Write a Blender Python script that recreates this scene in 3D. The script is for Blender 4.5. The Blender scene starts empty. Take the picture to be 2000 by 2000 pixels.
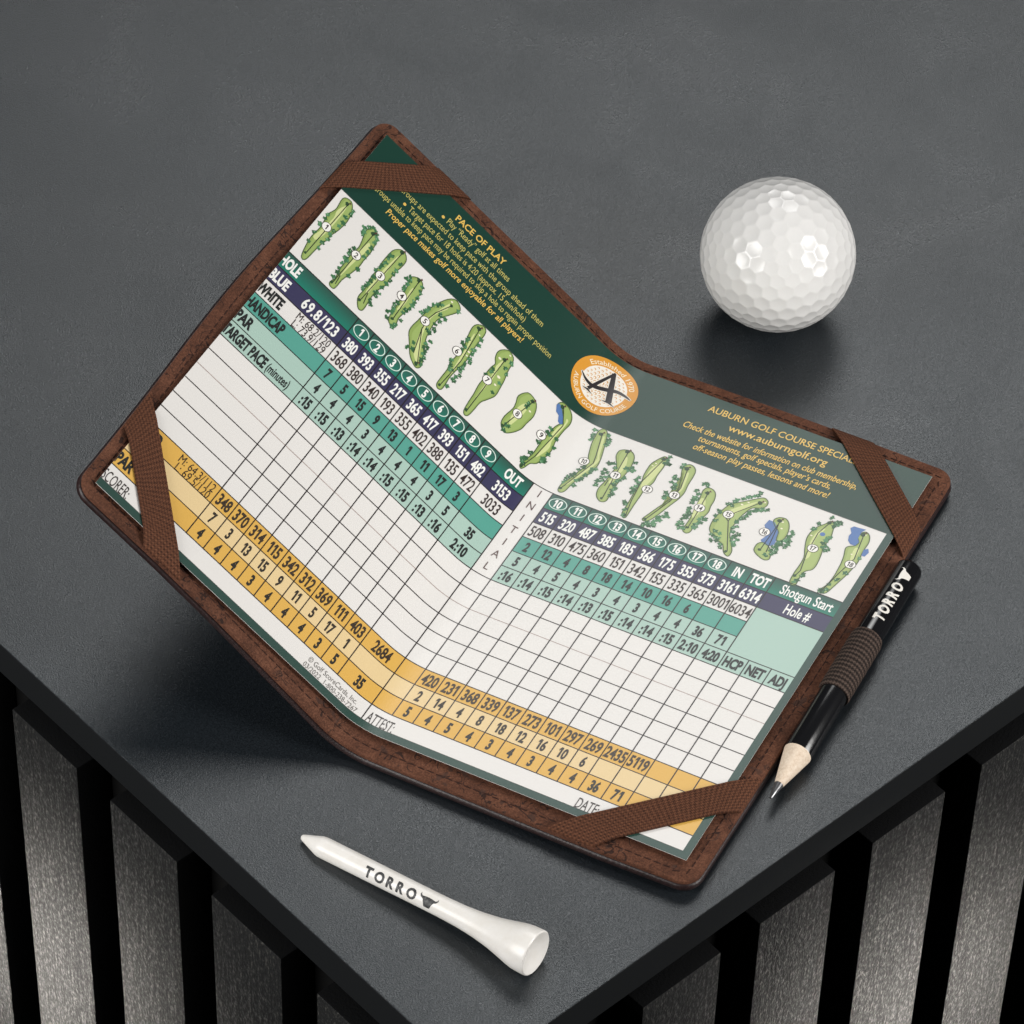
import bpy, bmesh, math, random
from mathutils import Vector, Matrix, kdtree
random.seed(7)
SC = bpy.context.scene
COL = SC.collection
MM = 0.001
# ------------------------------------------------------------------ camera
CAMR = [[0.7439225, -0.6678763, 0.0228141], [-0.4671199, -0.5441146, -0.6969493], [0.4778894, 0.5078194, -0.7167574]]
CAMP = [-407.7056, -441.0295, 807.4339]
cd = bpy.data.cameras.new('camera')
cd.sensor_width = 36.0
cd.lens = 150.1094
cd.clip_start = 0.05
cd.clip_end = 20
cam = bpy.data.objects.new('camera', cd)
COL.objects.link(cam)
rx, ry, rz = [Vector(r) for r in CAMR]
M4 = Matrix((rx, -ry, -rz)).transposed().to_4x4()
M4.translation = Vector(CAMP) * MM
cam.matrix_world = M4
SC.camera = cam
# ------------------------------------------------------------------ world + studio softboxes + added slat lamps
world = bpy.data.worlds.new('World')
SC.world = world
world.use_nodes = True
bg = world.node_tree.nodes['Background']
bg.inputs[0].default_value = (0.55, 0.80, 1.0, 1)
bg.inputs[1].default_value = 0.015
AIM = Vector((0.150, 0.120, 0.0))
HF = Vector((0.6853, 0.7283, 0.0))       # horizontal direction the camera looks in
HR = Vector((0.7283, -0.6853, 0.0))      # horizontal right of the camera


def area(name, fwd, right, up, w, h, power, col, spread=180, aim=AIM):
    l = bpy.data.lights.new(name, 'AREA')
    l.shape = 'RECTANGLE'
    l.size, l.size_y = w, h
    l.energy = power
    l.color = col
    l.spread = math.radians(spread)
    o = bpy.data.objects.new(name, l)
    COL.objects.link(o)
    o.location = AIM + HF * fwd + HR * right + Vector((0, 0, up))
    o.rotation_euler = (aim - o.location).to_track_quat('-Z', 'Y').to_euler()
    return o


area('softbox_overhead', 0.70, 0.10, 0.80, 0.80, 0.62, 0.50, (1.0, 0.995, 0.985), 36, AIM + HF * 0.045)
area('softbox_left', -0.45, -0.62, 0.36, 0.40, 0.52, 1.95, (1.0, 0.985, 0.965), 95)
area('softbox_right', -0.32, 0.74, 0.38, 0.28, 0.62, 2.5, (1.0, 0.98, 0.955), 95)
for nm, loc, aim, power in (('added_slat_lamp_left', (-0.36, 0.42, -0.42), (0.0, 0.182, -0.140), 0.040), ('added_slat_lamp_right', (0.42, -0.36, -0.40), (0.166, 0.0, -0.125), 0.038)):  # unseen narrow-beam lamps added below table level to brighten the slats
    o = area(nm, 0, 0, 0, 0.05, 0.05, power, (1.0, 0.94, 0.86), 14, Vector(aim))
    o.location = loc
    o.rotation_euler = (Vector(aim) - Vector(loc)).to_track_quat('-Z', 'Y').to_euler()
SC.view_settings.view_transform = 'Standard'
SC.view_settings.look = 'None'
SC.view_settings.exposure = 0
SC.view_settings.gamma = 1
SC.view_settings.use_curve_mapping = False

# ------------------------------------------------------------------ helpers


def lin(c):
    return tuple(((x / 255) / 12.92 if x / 255 <= 0.04045 else ((x / 255 + 0.055) / 1.055) ** 2.4) for x in c)


class NT:
    """small node-tree writer"""

    def __init__(self, name, rough=0.5, col=(0.5, 0.5, 0.5), spec=0.5):
        self.m = bpy.data.materials.new(name)
        self.m.use_nodes = True
        self.t = self.m.node_tree
        self.b = self.t.nodes['Principled BSDF']
        self.b.inputs['Roughness'].default_value = rough
        self.b.inputs['Base Color'].default_value = (*col, 1)
        self.b.inputs['Specular IOR Level'].default_value = spec

    def n(self, kind, **kw):
        x = self.t.nodes.new(kind)
        for k, v in kw.items():
            if k.startswith('i_'):
                key = k[2:]
                x.inputs[int(key) if key.isdigit() else key].default_value = v
            else:
                setattr(x, k, v)
        return x

    def l(self, a, b):
        self.t.links.new(a, b)

    def coord(self, kind='Object', scale=(1, 1, 1)):
        tc = self.n('ShaderNodeTexCoord')
        mp = self.n('ShaderNodeMapping')
        mp.inputs['Scale'].default_value = scale
        self.l(tc.outputs[kind], mp.inputs[0])
        return mp.outputs[0]

    def noise(self, vec, scale, detail=4, rough=0.6, dist=0.0):
        x = self.n('ShaderNodeTexNoise')
        x.inputs['Scale'].default_value = scale
        x.inputs['Detail'].default_value = detail
        x.inputs['Roughness'].default_value = rough
        x.inputs['Distortion'].default_value = dist
        self.l(vec, x.inputs['Vector'])
        return x.outputs['Fac']

    def ramp(self, fac, stops):
        r = self.n('ShaderNodeValToRGB')
        e = r.color_ramp.elements
        while len(e) < len(stops):
            e.new(0.5)
        for k, (p, c) in enumerate(stops):
            e[k].position = p
            e[k].color = (*c, 1) if len(c) == 3 else c
        self.l(fac, r.inputs[0])
        return r.outputs[0]

    def math(self, op, a, b=None, clamp=False):
        x = self.n('ShaderNodeMath', operation=op, use_clamp=clamp)
        for i, v in enumerate((a, b)):
            if v is None:
                continue
            if isinstance(v, (int, float)):
                x.inputs[i].default_value = v
            else:
                self.l(v, x.inputs[i])
        return x.outputs[0]

    def mix(self, fac, a, b):
        x = self.n('ShaderNodeMix', data_type='RGBA')
        for i, v in ((0, fac), (6, a), (7, b)):
            if isinstance(v, (int, float)):
                x.inputs[i].default_value = v
            elif isinstance(v, tuple):
                x.inputs[i].default_value = (*v, 1)
            else:
                self.l(v, x.inputs[i])
        return x.outputs[2]

    def bump(self, h, dist, strength=1.0, normal=None):
        x = self.n('ShaderNodeBump')
        x.inputs['Distance'].default_value = dist
        x.inputs['Strength'].default_value = strength
        self.l(h, x.inputs['Height'])
        if normal:
            self.l(normal, x.inputs['Normal'])
        return x.outputs[0]

    def base(self, s): self.l(s, self.b.inputs['Base Color'])
    def rough(self, s): self.l(s, self.b.inputs['Roughness'])
    def normal(self, s): self.l(s, self.b.inputs['Normal'])


def link(name, bm, mat, parent=None, smooth=None, recalc=True):
    if recalc:
        bmesh.ops.recalc_face_normals(bm, faces=bm.faces)
    me = bpy.data.meshes.new(name)
    bm.to_mesh(me)
    bm.free()
    mats = mat if isinstance(mat, (list, tuple)) else [mat]
    for m in mats:
        me.materials.append(m)
    if smooth is not None:
        me.shade_smooth()
        if smooth < 180:
            me.set_sharp_from_angle(angle=math.radians(smooth))
    o = bpy.data.objects.new(name, me)
    COL.objects.link(o)
    if parent:
        o.parent = parent
        if parent.type == 'EMPTY' or True:
            o.matrix_parent_inverse = PW[parent.name].inverted() if parent.name in PW else Matrix()
    return o


PW = {}


def thing(name, label, cat, loc=(0, 0, 0), group=None):
    o = bpy.data.objects.new(name, None)
    o.empty_display_size = 0.01
    o.location = Vector(loc) * MM
    COL.objects.link(o)
    PW[o.name] = Matrix.Translation(o.location)
    o['label'] = label
    o['category'] = cat
    if group:
        o['group'] = group
    return o


def box_bm(bm, x0, x1, y0, y1, z0, z1, bev=0.0):
    r = bmesh.ops.create_cube(bm, size=1)
    for v in r['verts']:
        v.co = Vector(((x0 + x1) / 2 + v.co.x * (x1 - x0), (y0 + y1) / 2 + v.co.y * (y1 - y0), (z0 + z1) / 2 + v.co.z * (z1 - z0))) * MM
    if bev:
        es = list({e for v in r['verts'] for e in v.link_edges})
        bmesh.ops.bevel(bm, geom=es, offset=bev * MM, segments=2, affect='EDGES', profile=0.5)


# ------------------------------------------------------------------ materials
m = NT('dark_laminate', 0.5, spec=0.75)
co = m.coord()
g1 = m.noise(co, 2300, 2, 0.75)
g2 = m.noise(co, 900, 2, 0.6)
g3 = m.noise(co, 24, 4, 0.6, 0.9)
f = m.math('ADD', m.math('MULTIPLY', g1, 0.75), m.math('MULTIPLY', g2, 0.25))
c = m.ramp(f, [(0.34, (0.002, 0.0036, 0.0052)), (0.66, (0.020, 0.025, 0.030))])
m.base(c)
rg = m.ramp(f, [(0.34, (0.38,) * 3), (0.66, (0.27,) * 3)])
m.rough(m.math('ADD', rg, m.math('MULTIPLY', m.math('SUBTRACT', g3, 0.5), 0.20)))
m.b.inputs['Specular Tint'].default_value = (0.95, 0.985, 1.0, 1)
nb = m.bump(g1, 0.00014, 0.9)
nb = m.bump(g2, 0.00012, 0.35, nb)
m.normal(nb)
LAMINATE = m.m

m = NT('laminate_edge', 0.6, (0.006, 0.0068, 0.0075), 0.3)
m.normal(m.bump(m.noise(m.coord(), 900, 3), 0.0001, 0.3))
EDGE = m.m

m = NT('charcoal_wood', 0.5, spec=0.5)
s1 = m.noise(m.coord('Object', (1, 1, 0.42)), 1250, 3, 0.75)
s2 = m.noise(m.coord('Object', (1, 1, 0.05)), 800, 3, 0.6)
f = m.math('ADD', m.math('MULTIPLY', s1, 0.74), m.math('MULTIPLY', s2, 0.26))
m.base(m.ramp(f, [(0.44, (0.0010, 0.0011, 0.0012)), (0.54, (0.0075, 0.0077, 0.0075)), (0.64, (0.080, 0.077, 0.069))]))
m.rough(m.ramp(f, [(0.42, (0.75,) * 3), (0.64, (0.36,) * 3)]))
m.normal(m.bump(f, 0.0006, 1.0))
SLAT = m.m
m = NT('slat_shade_black', 0.85, (0.0022, 0.0024, 0.0028), 0.15)  # near-black colour stands in for the shade on slat tops and sides
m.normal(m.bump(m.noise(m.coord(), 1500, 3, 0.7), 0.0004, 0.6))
SLAT_SHADE = m.m

m = NT('black_felt', 0.95, (0.004, 0.004, 0.004), 0.1)
FELT = m.m

m = NT('suede_leather', 0.85, spec=0.25)
co = m.coord()
a = m.noise(co, 1900, 3, 0.75)
b2 = m.noise(co, 160, 4, 0.6)
col = m.ramp(m.math('ADD', m.math('MULTIPLY', a, 0.6), m.math('MULTIPLY', b2, 0.4)), [(0.33, lin((46, 27, 18))), (0.5, lin((87, 54, 39))), (0.68, lin((120, 80, 60)))])
n3 = m.noise(co, 170, 1.5, 0.5, 1.6)
line = m.math('LESS_THAN', m.math('ABSOLUTE', m.math('SUBTRACT', n3, 0.5)), 0.016)
mask = m.math('GREATER_THAN', m.noise(co, 95, 2, 0.5), 0.51)
patch = m.ramp(m.noise(co, 260, 2, 0.5, 0.8), [(0.60, (0, 0, 0)), (0.67, (0.75,) * 3)])
col = m.mix(m.math('MULTIPLY', patch, mask), col, lin((60, 44, 38)))
col = m.mix(m.math('MULTIPLY', m.math('MULTIPLY', line, mask), 0.85), col, lin((30, 20, 18)))
m.base(col)
m.normal(m.bump(a, 0.00025, 0.7))
m.b.inputs['Sheen Weight'].default_value = 0.25
m.b.inputs['Sheen Tint'].default_value = (*lin((190, 120, 90)), 1)
SUEDE = m.m

m = NT('dark_leather', 0.42, spec=0.45)
co = m.coord()
a = m.noise(co, 1300, 4, 0.6)
m.base(m.ramp(a, [(0.3, lin((24, 15, 15))), (0.7, lin((52, 34, 33)))]))
m.normal(m.bump(a, 0.0002, 0.6))
LEATHER = m.m

m = NT('brown_thread', 0.75, lin((50, 30, 23)), 0.2)
THREAD = m.m


def elastic(name, dark, mid, light, kx, ky, rib):
    """knitted elastic: ribs across the band every 2*pi/kx mm, zigzag stitches along it"""
    m = NT(name, 0.8, spec=0.2)
    uv = m.coord('UV')
    sx = m.n('ShaderNodeSeparateXYZ')
    m.l(uv, sx.inputs[0])
    wx = m.math('SINE', m.math('MULTIPLY', sx.outputs[0], kx))
    w2 = m.math('SINE', m.math('MULTIPLY', sx.outputs[0], kx * 2))
    wy = m.math('SINE', m.math('ADD', m.math('MULTIPLY', sx.outputs[1], ky), m.math('MULTIPLY', w2, 1.2)))
    h = m.math('ADD', m.math('MULTIPLY', wy, 0.20), m.math('ADD', m.math('MULTIPLY', wx, rib), 0.5))
    nz = m.noise(m.coord('Object'), 2200, 3, 0.7)
    f = m.math('ADD', m.math('MULTIPLY', h, 0.5), m.math('MULTIPLY', nz, 0.5))
    m.base(m.ramp(f, [(0.3, lin(dark)), (0.5, lin(mid)), (0.72, lin(light))]))
    m.normal(m.bump(f, 0.00035, 0.8))
    return m.m


STRAP = elastic('brown_elastic', (46, 26, 16), (84, 51, 35), (114, 74, 53), 4.2, 8.5, 0.13)
LOOPM = elastic('knit_elastic', (20, 15, 13), (54, 43, 38), (88, 74, 66), 4.2, 7.0, 0.30)

m = NT('coated_print', 0.40, spec=0.5)
at = m.n('ShaderNodeAttribute', attribute_name='ink')
m.base(at.outputs['Color'])
m.normal(m.bump(m.noise(m.coord(), 1500, 3, 0.6), 0.00008, 0.35))
PRINT = m.m

m = NT('ball_cover', 0.24, lin((224, 223, 221)), 0.5)
m.b.inputs['Subsurface Weight'].default_value = 0.12
m.b.inputs['Subsurface Radius'].default_value = (0.003, 0.003, 0.0028)
m.b.inputs['Subsurface Scale'].default_value = 0.5
BALL = m.m

m = NT('white_lacquer', 0.32, spec=0.5)
nz = m.noise(m.coord('Object', (1, 1, 1)), 260, 4, 0.65)
m.base(m.ramp(nz, [(0.35, lin((232, 228, 221))), (0.6, lin((237, 234, 229)))]))
m.normal(m.bump(nz, 0.0002, 0.12))
TEE = m.m

m = NT('worn_black_ink', 0.5, spec=0.4)
nz = m.noise(m.coord(), 1500, 3, 0.7)
m.base(m.ramp(nz, [(0.40, lin((36, 38, 40))), (0.70, lin((96, 97, 96)))]))
INK = m.m

m = NT('black_lacquer', 0.13, (0.008, 0.008, 0.009), 0.6)
m.normal(m.bump(m.noise(m.coord(), 300, 2), 0.00008, 0.15))
LACQ = m.m

m = NT('white_foil_print', 0.4, lin((226, 222, 214)), 0.5)
FOIL = m.m

m = NT('pale_wood', 0.6, spec=0.3)
nz = m.noise(m.coord('Object', (1, 1, 1)), 1100, 4, 0.7)
m.base(m.ramp(nz, [(0.30, lin((204, 183, 160))), (0.52, lin((222, 204, 183))), (0.72, lin((232, 217, 198)))]))
m.normal(m.bump(nz, 0.0002, 0.5))
WOOD = m.m

m = NT('graphite', 0.28, (0.20, 0.20, 0.205), 0.5)
m.b.inputs['Metallic'].default_value = 0.75
GRAPH = m.m
# ------------------------------------------------------------------ table (laminate sheet on a slatted box)
table = thing('table', 'dark grey table with black ribbed sides carrying everything', 'table', (0, 0, -300))
HT = 11.5
bm = bmesh.new()
box_bm(bm, 0, 900, 0, 900, -HT, 0, 0.25)
top = link('tabletop', bm, [LAMINATE, EDGE], table)
for p in top.data.polygons:
    if p.normal.z < 0.9:
        p.material_index = 1


def panel(left):
    """a ribbed side panel: felt backing with stepped wooden ribs, set in a little under the overhanging top"""
    F = 2.5                                   # how far the rib faces stand back from the rim of the top
    bm = bmesh.new()
    if left:
        box_bm(bm, F + 11, F + 20, F + 11.1, 700, -300, -HT - 0.2)
    else:
        box_bm(bm, F + 20.1, 700, F + 11, F + 20, -300, -HT - 0.3)
    back = link('slat_panel', bm, FELT, table)
    starts = [32.0 + 41.0 * k for k in range(8)] if left else [19.3 + 40.0 * k for k in range(10)]
    wd = 27.4 if left else 26.7
    zt = -27.6 if left else -26.3
    for s in starts:
        bm = bmesh.new()
        if left:
            box_bm(bm, F, F + 10.9, s, s + wd, -298, zt, 0.6)
        else:
            box_bm(bm, s, s + wd, F, F + 10.9, -298, zt, 0.6)
        sl = link('slat', bm, [SLAT, SLAT_SHADE], None, 40)
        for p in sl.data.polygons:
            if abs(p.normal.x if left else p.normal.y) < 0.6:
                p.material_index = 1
        sl.parent = back
    return back


panel(True)
panel(False)

# ------------------------------------------------------------------ folded-sheet mapping: (u, v) on the flat card, w above it -> world
C1, RR, OW, IW, W2 = 5.78953, 5.90832, 11.48051, 5.92000, 6.27984
UO = 9 * C1 + OW
UR = UO + IW
U9 = UR + 9 * C1
U14 = U9 + 5 * W2
EL, ER, VT, VB, VW, VBAND = -25.20846, 155.06020, -53.07645, 96.34519, 94.08261, -28.05971
UF, BW, AR, AL = 64.28413, 13.55829, 0.01198, 0.60954
TH = AR + AL
RAD = BW / TH
PHI = -1.21121
ORG = Vector((140.23405, 123.91258, 5.40000))
SV = Vector((math.cos(PHI), math.sin(PHI), 0))
AV = Vector((math.sin(PHI), -math.cos(PHI), 0))
ZV = Vector((0, 0, 1))
NARC = 20
CUTS = [UF - BW / 2 + BW * i / NARC for i in range(NARC + 1)]


def fold(u, v, w=0.0):
    d = u - UF
    t = max(-AL, min(AR, (d + BW / 2) / BW * TH - AL))
    ex = d - BW / 2 if d > BW / 2 else (d + BW / 2 if d < -BW / 2 else 0.0)
    s = RAD * math.sin(t) + ex * math.cos(t) - w * math.sin(t)
    z = RAD * (1 - math.cos(t)) + ex * math.sin(t) + w * math.cos(t)
    return (ORG + SV * s + ZV * z + AV * v) * MM


def cut_and_fold(bm):
    for cu in CUTS:
        fs = [f for f in bm.faces if min(v.co.x for v in f.verts) < cu - 1e-6 and max(v.co.x for v in f.verts) > cu + 1e-6]
        if not fs:
            continue
        geom = list({x for f in fs for x in list(f.verts) + list(f.edges)}) + fs
        bmesh.ops.bisect_plane(bm, geom=geom, dist=1e-7, plane_co=(cu, 0, 0), plane_no=(1, 0, 0))
    big = [f for f in bm.faces if len(f.verts) > 4]
    if big:
        bmesh.ops.triangulate(bm, faces=big)
    for v in bm.verts:
        v.co = fold(*v.co)


def rounded(pts, r, n=6):
    """round the corners of a polygon"""
    out = []
    k = len(pts)
    for i in range(k):
        p, a, b = Vector(pts[i]), Vector(pts[i - 1]), Vector(pts[(i + 1) % k])
        da, db = (a - p).normalized(), (b - p).normalized()
        ang = da.angle(db)
        if ang > math.radians(150) or r <= 0:
            out.append(tuple(p))
            continue
        d = r / math.tan(ang / 2)
        c = p + (da + db).normalized() * (r / math.sin(ang / 2))
        p0, p1 = p + da * d, p + db * d
        a0 = math.atan2(*(p0 - c).yx)
        a1 = math.atan2(*(p1 - c).yx)
        dd = (a1 - a0 + math.pi) % (2 * math.pi) - math.pi
        for j in range(n + 1):
            t = a0 + dd * j / n
            out.append((c.x + r * math.cos(t), c.y + r * math.sin(t)))
    return out


def inset(pts, d):
    """move a polygon's vertices inwards (pts clockwise or not, small d)"""
    k = len(pts)
    ar = sum(pts[i][0] * pts[(i + 1) % k][1] - pts[(i + 1) % k][0] * pts[i][1] for i in range(k))
    s = 1 if ar > 0 else -1
    out = []
    for i in range(k):
        p, a, b = Vector(pts[i]), Vector(pts[i - 1]), Vector(pts[(i + 1) % k])
        t1, t2 = (p - a).normalized(), (b - p).normalized()
        n1, n2 = Vector((-t1.y, t1.x)) * s, Vector((-t2.y, t2.x)) * s
        nn = n1 + n2
        nn = nn.normalized() / max(0.4, math.cos(n1.angle(n2, 0) / 2)) if nn.length > 1e-6 else n1
        out.append((p.x + nn.x * d, p.y + nn.y * d))
    return out


def slab(pts, w0, w1, e):
    """a sheet between w0 (below) and w1 with softened rims"""
    bm = bmesh.new()
    prof = [(e, w0), (e * 0.3, w0 + e * 0.3), (0, w0 + e), (0, w1 - e), (e * 0.3, w1 - e * 0.3), (e, w1)]
    rings = [[bm.verts.new((x, y, w)) for x, y in inset(pts, d)] for d, w in prof]
    k = len(pts)
    for r0, r1 in zip(rings, rings[1:]):
        for i in range(k):
            bm.faces.new((r0[i], r0[(i + 1) % k], r1[(i + 1) % k], r1[i]))
    bm.faces.new(rings[0])
    bm.faces.new(rings[-1])
    return bm


def uleft(v):
    return -28.6 - 2.0 * math.exp(-((v - 18) / 42) ** 2)


VTOP, VBOT, URT = -58.7, 102.2, 159.9
outline = [(uleft(VTOP), VTOP)]
outline += [(u, VTOP + 0.9 * math.exp(-((u - UF) / 14) ** 2)) for u in [-8, 10, 30] + list(range(40, 92, 4)) + [110, 135]]
outline += [(URT, VTOP + 0.4), (URT + 0.3, 0), (URT, 60), (URT - 0.2, VBOT - 0.4)]
outline += [(u, VBOT + 0.2) for u in (135, 110)] + [(u, VBOT + 0.2) for u in range(90, 65, -5)] + [(60, 102.2), (50, 101.7), (40, 101.2)] + [(20, 100.2), (0, 99.7)]
outline += [(uleft(VBOT), 99.6)]
outline += [(uleft(v), v) for v in range(93, -50, -6)]
OUTL = rounded(outline, 5.0)

holder = thing('scorecard_holder', 'open brown leather scorecard holder with elastic corner straps and one half raised', 'card holder', tuple(fold(UF, 20, -5.2) / MM))
bm = slab(OUTL, -2.95, -1.50, 0.40)
cut_and_fold(bm)
link('lining', bm, SUEDE, holder, 50)
bm = slab(inset(OUTL, -0.3), -5.2, -2.98, 0.7)
cut_and_fold(bm)
link('cover', bm, LEATHER, holder, 50)

# stitching along the rim
bm = bmesh.new()
path = rounded(inset(outline, 3.0), 2.6)
k = len(path)
acc = 0.0
for i in range(k):
    p, q = Vector(path[i]), Vector(path[(i + 1) % k])
    L = (q - p).length
    if L < 1e-6:
        continue
    t = (q - p) / L
    while acc < L:
        ln = 2.35
        a0 = p + t * acc
        nn = Vector((-t.y, t.x))
        j = random.uniform(-0.08, 0.08)
        hw = 0.19
        prof = [(0, 0.10, -1.62), (0.25, hw, -1.44), (ln * 0.5, hw, -1.32), (ln - 0.25, hw, -1.44), (ln, 0.10, -1.62)]
        prev = None
        for s, h, w in prof:
            c0 = a0 + t * s + nn * j
            row = [bm.verts.new((*(c0 + nn * h), -1.66)), bm.verts.new((*(c0 + nn * h * 0.6), w)), bm.verts.new((*(c0 - nn * h * 0.6), w)), bm.verts.new((*(c0 - nn * h), -1.66))]
            if prev:
                for x in range(3):
                    bm.faces.new((prev[x], prev[x + 1], row[x + 1], row[x]))
            prev = row
        acc += 2.6
    acc -= L
for v in bm.verts:
    v.co = fold(*v.co)
link('stitching', bm, THREAD, holder, 60)


# the four corner straps
def strap(quad):
    """quad: two points of the inner edge, two of the outer edge (flat u, v)"""
    bm = bmesh.new()
    uvl = bm.loops.layers.uv.new('UVMap')
    a, b, d, c = [Vector(p) for p in (quad[0], quad[1], quad[2], quad[3])]   # a-b inner edge, c-d outer edge (c next to a)
    nx, ny = 44, 10
    rows = []
    for i in range(nx + 1):
        s = i / nx
        e0, e1 = a.lerp(b, s), c.lerp(d, s)
        wid = (e1 - e0).length
        endf = min(s, 1 - s)
        lift = 1.75 * min(1, endf / 0.15) ** 0.6
        row = []
        for j in range(ny + 1):
            t = j / ny
            p = e0.lerp(e1, t)
            edge = min(t, 1 - t) * wid
            w = -1.48 + 0.50 + lift + (0.10 if edge < 0.9 else 0.0) - (0.16 if j in (0, ny) else 0)
            row.append((p.x, p.y, w, s * (b - a).length, t * 8))
        rows.append(row)
    tv = [[bm.verts.new(q[:3]) for q in r] for r in rows]
    bv = [[bm.verts.new((q[0], q[1], q[2] - 0.55)) for q in r] for r in rows]

    def face(vs, uvs):
        f = bm.faces.new(vs)
        for lp, w in zip(f.loops, uvs):
            lp[uvl].uv = w
    for i in range(nx):
        for j in range(ny):
            ids = [(i, j), (i + 1, j), (i + 1, j + 1), (i, j + 1)]
            uvs = [rows[x][y][3:] for x, y in ids]
            face([tv[x][y] for x, y in ids], uvs)
            face([bv[x][y] for x, y in reversed(ids)], uvs[::-1])
    for j in (0, ny):
        for i in range(nx):
            uvs = [rows[i][j][3:], rows[i + 1][j][3:]]
            face([tv[i][j], tv[i + 1][j], bv[i + 1][j], bv[i][j]], uvs + uvs[::-1])
    for i in (0, nx):
        for j in range(ny):
            uvs = [rows[i][j][3:], rows[i][j + 1][3:]]
            face([tv[i][j], tv[i][j + 1], bv[i][j + 1], bv[i][j]], uvs + uvs[::-1])
    for v in bm.verts:
        v.co = fold(*v.co)
    return link('corner_strap', bm, STRAP, holder, 50)


strap([(-29.7, -24.0), (3.6, -58.4), (-8.0, -58.4), (-29.2, -36.0)])
strap([(159.9, -23.4), (123.6, -58.4), (135.4, -58.4), (160.0, -34.6)])
strap([(-29.2, 64.2), (6.4, 99.8), (-6.0, 99.6), (-28.8, 77.0)])
strap([(159.8, 63.0), (120.2, 102.2), (133.0, 102.2), (159.8, 75.4)])

# ------------------------------------------------------------------ printed scorecard
_gl = {}
_fc = bpy.data.curves.new('glyphs', 'FONT')
_fo = bpy.data.objects.new('glyphs', _fc)
_fc.fill_mode = 'FRONT'
_fc.dimensions = '2D'
_fc.resolution_u = 3


def raw_glyphs(s, bold):
    _fc.offset = bold
    out = []
    for body in ('H', s):
        _fc.body = body
        me = bpy.data.meshes.new_from_object(_fo)
        tb = bmesh.new()
        tb.from_mesh(me)
        bmesh.ops.triangulate(tb, faces=tb.faces, ngon_method='EAR_CLIP')
        tb.verts.ensure_lookup_table()
        out.append(([tuple(v.co[:2]) for v in tb.verts], [tuple(v.index for v in f.verts) for f in tb.faces]))
        tb.free()
        bpy.data.meshes.remove(me)
    h = max(y for _, y in out[0][0])
    pts = [(x / h, y / h) for x, y in out[1][0]]
    x0 = min(p[0] for p in pts)
    x1 = max(p[0] for p in pts)
    return [(x - x0, y) for x, y in pts], out[1][1], x1 - x0


def glyphs(s, bold):
    """flat outlines of a string: points with cap height 1, triangles, width"""
    key = (s, bold)
    if key in _gl:
        return _gl[key]
    if '1' in s and all(ch in '0123456789:/.' for ch in s):
        pts, tris, x = [], [], 0.0
        for ch in s:
            if ch == '1':                      # an upright with a slanting flag
                st = 0.16 + 2.6 * bold
                p = [(0.0, 0.80), (0.0, 0.80 - 0.04 - st * 0.6), (0.20, 0.87 - st * 0.5), (0.20, 0.0), (0.20 + st, 0.0), (0.20 + st, 1.0), (0.14, 1.0)]
                t = [(0, 1, 2), (0, 2, 6), (2, 3, 4), (2, 4, 5), (2, 5, 6)]
                w = 0.20 + st
                pre, post = 0.06, 0.10
            else:
                p, t, w = raw_glyphs(ch, bold)
                pre, post = 0.05, 0.05
            n0 = len(pts)
            x += pre if pts else 0.0
            pts += [(a + x, b) for a, b in p]
            tris += [tuple(i + n0 for i in f) for f in t]
            x += w + post
        x1 = max(p[0] for p in pts)
        _gl[key] = (pts, tris, x1)
    else:
        _gl[key] = raw_glyphs(s, bold)
    return _gl[key]


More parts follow.
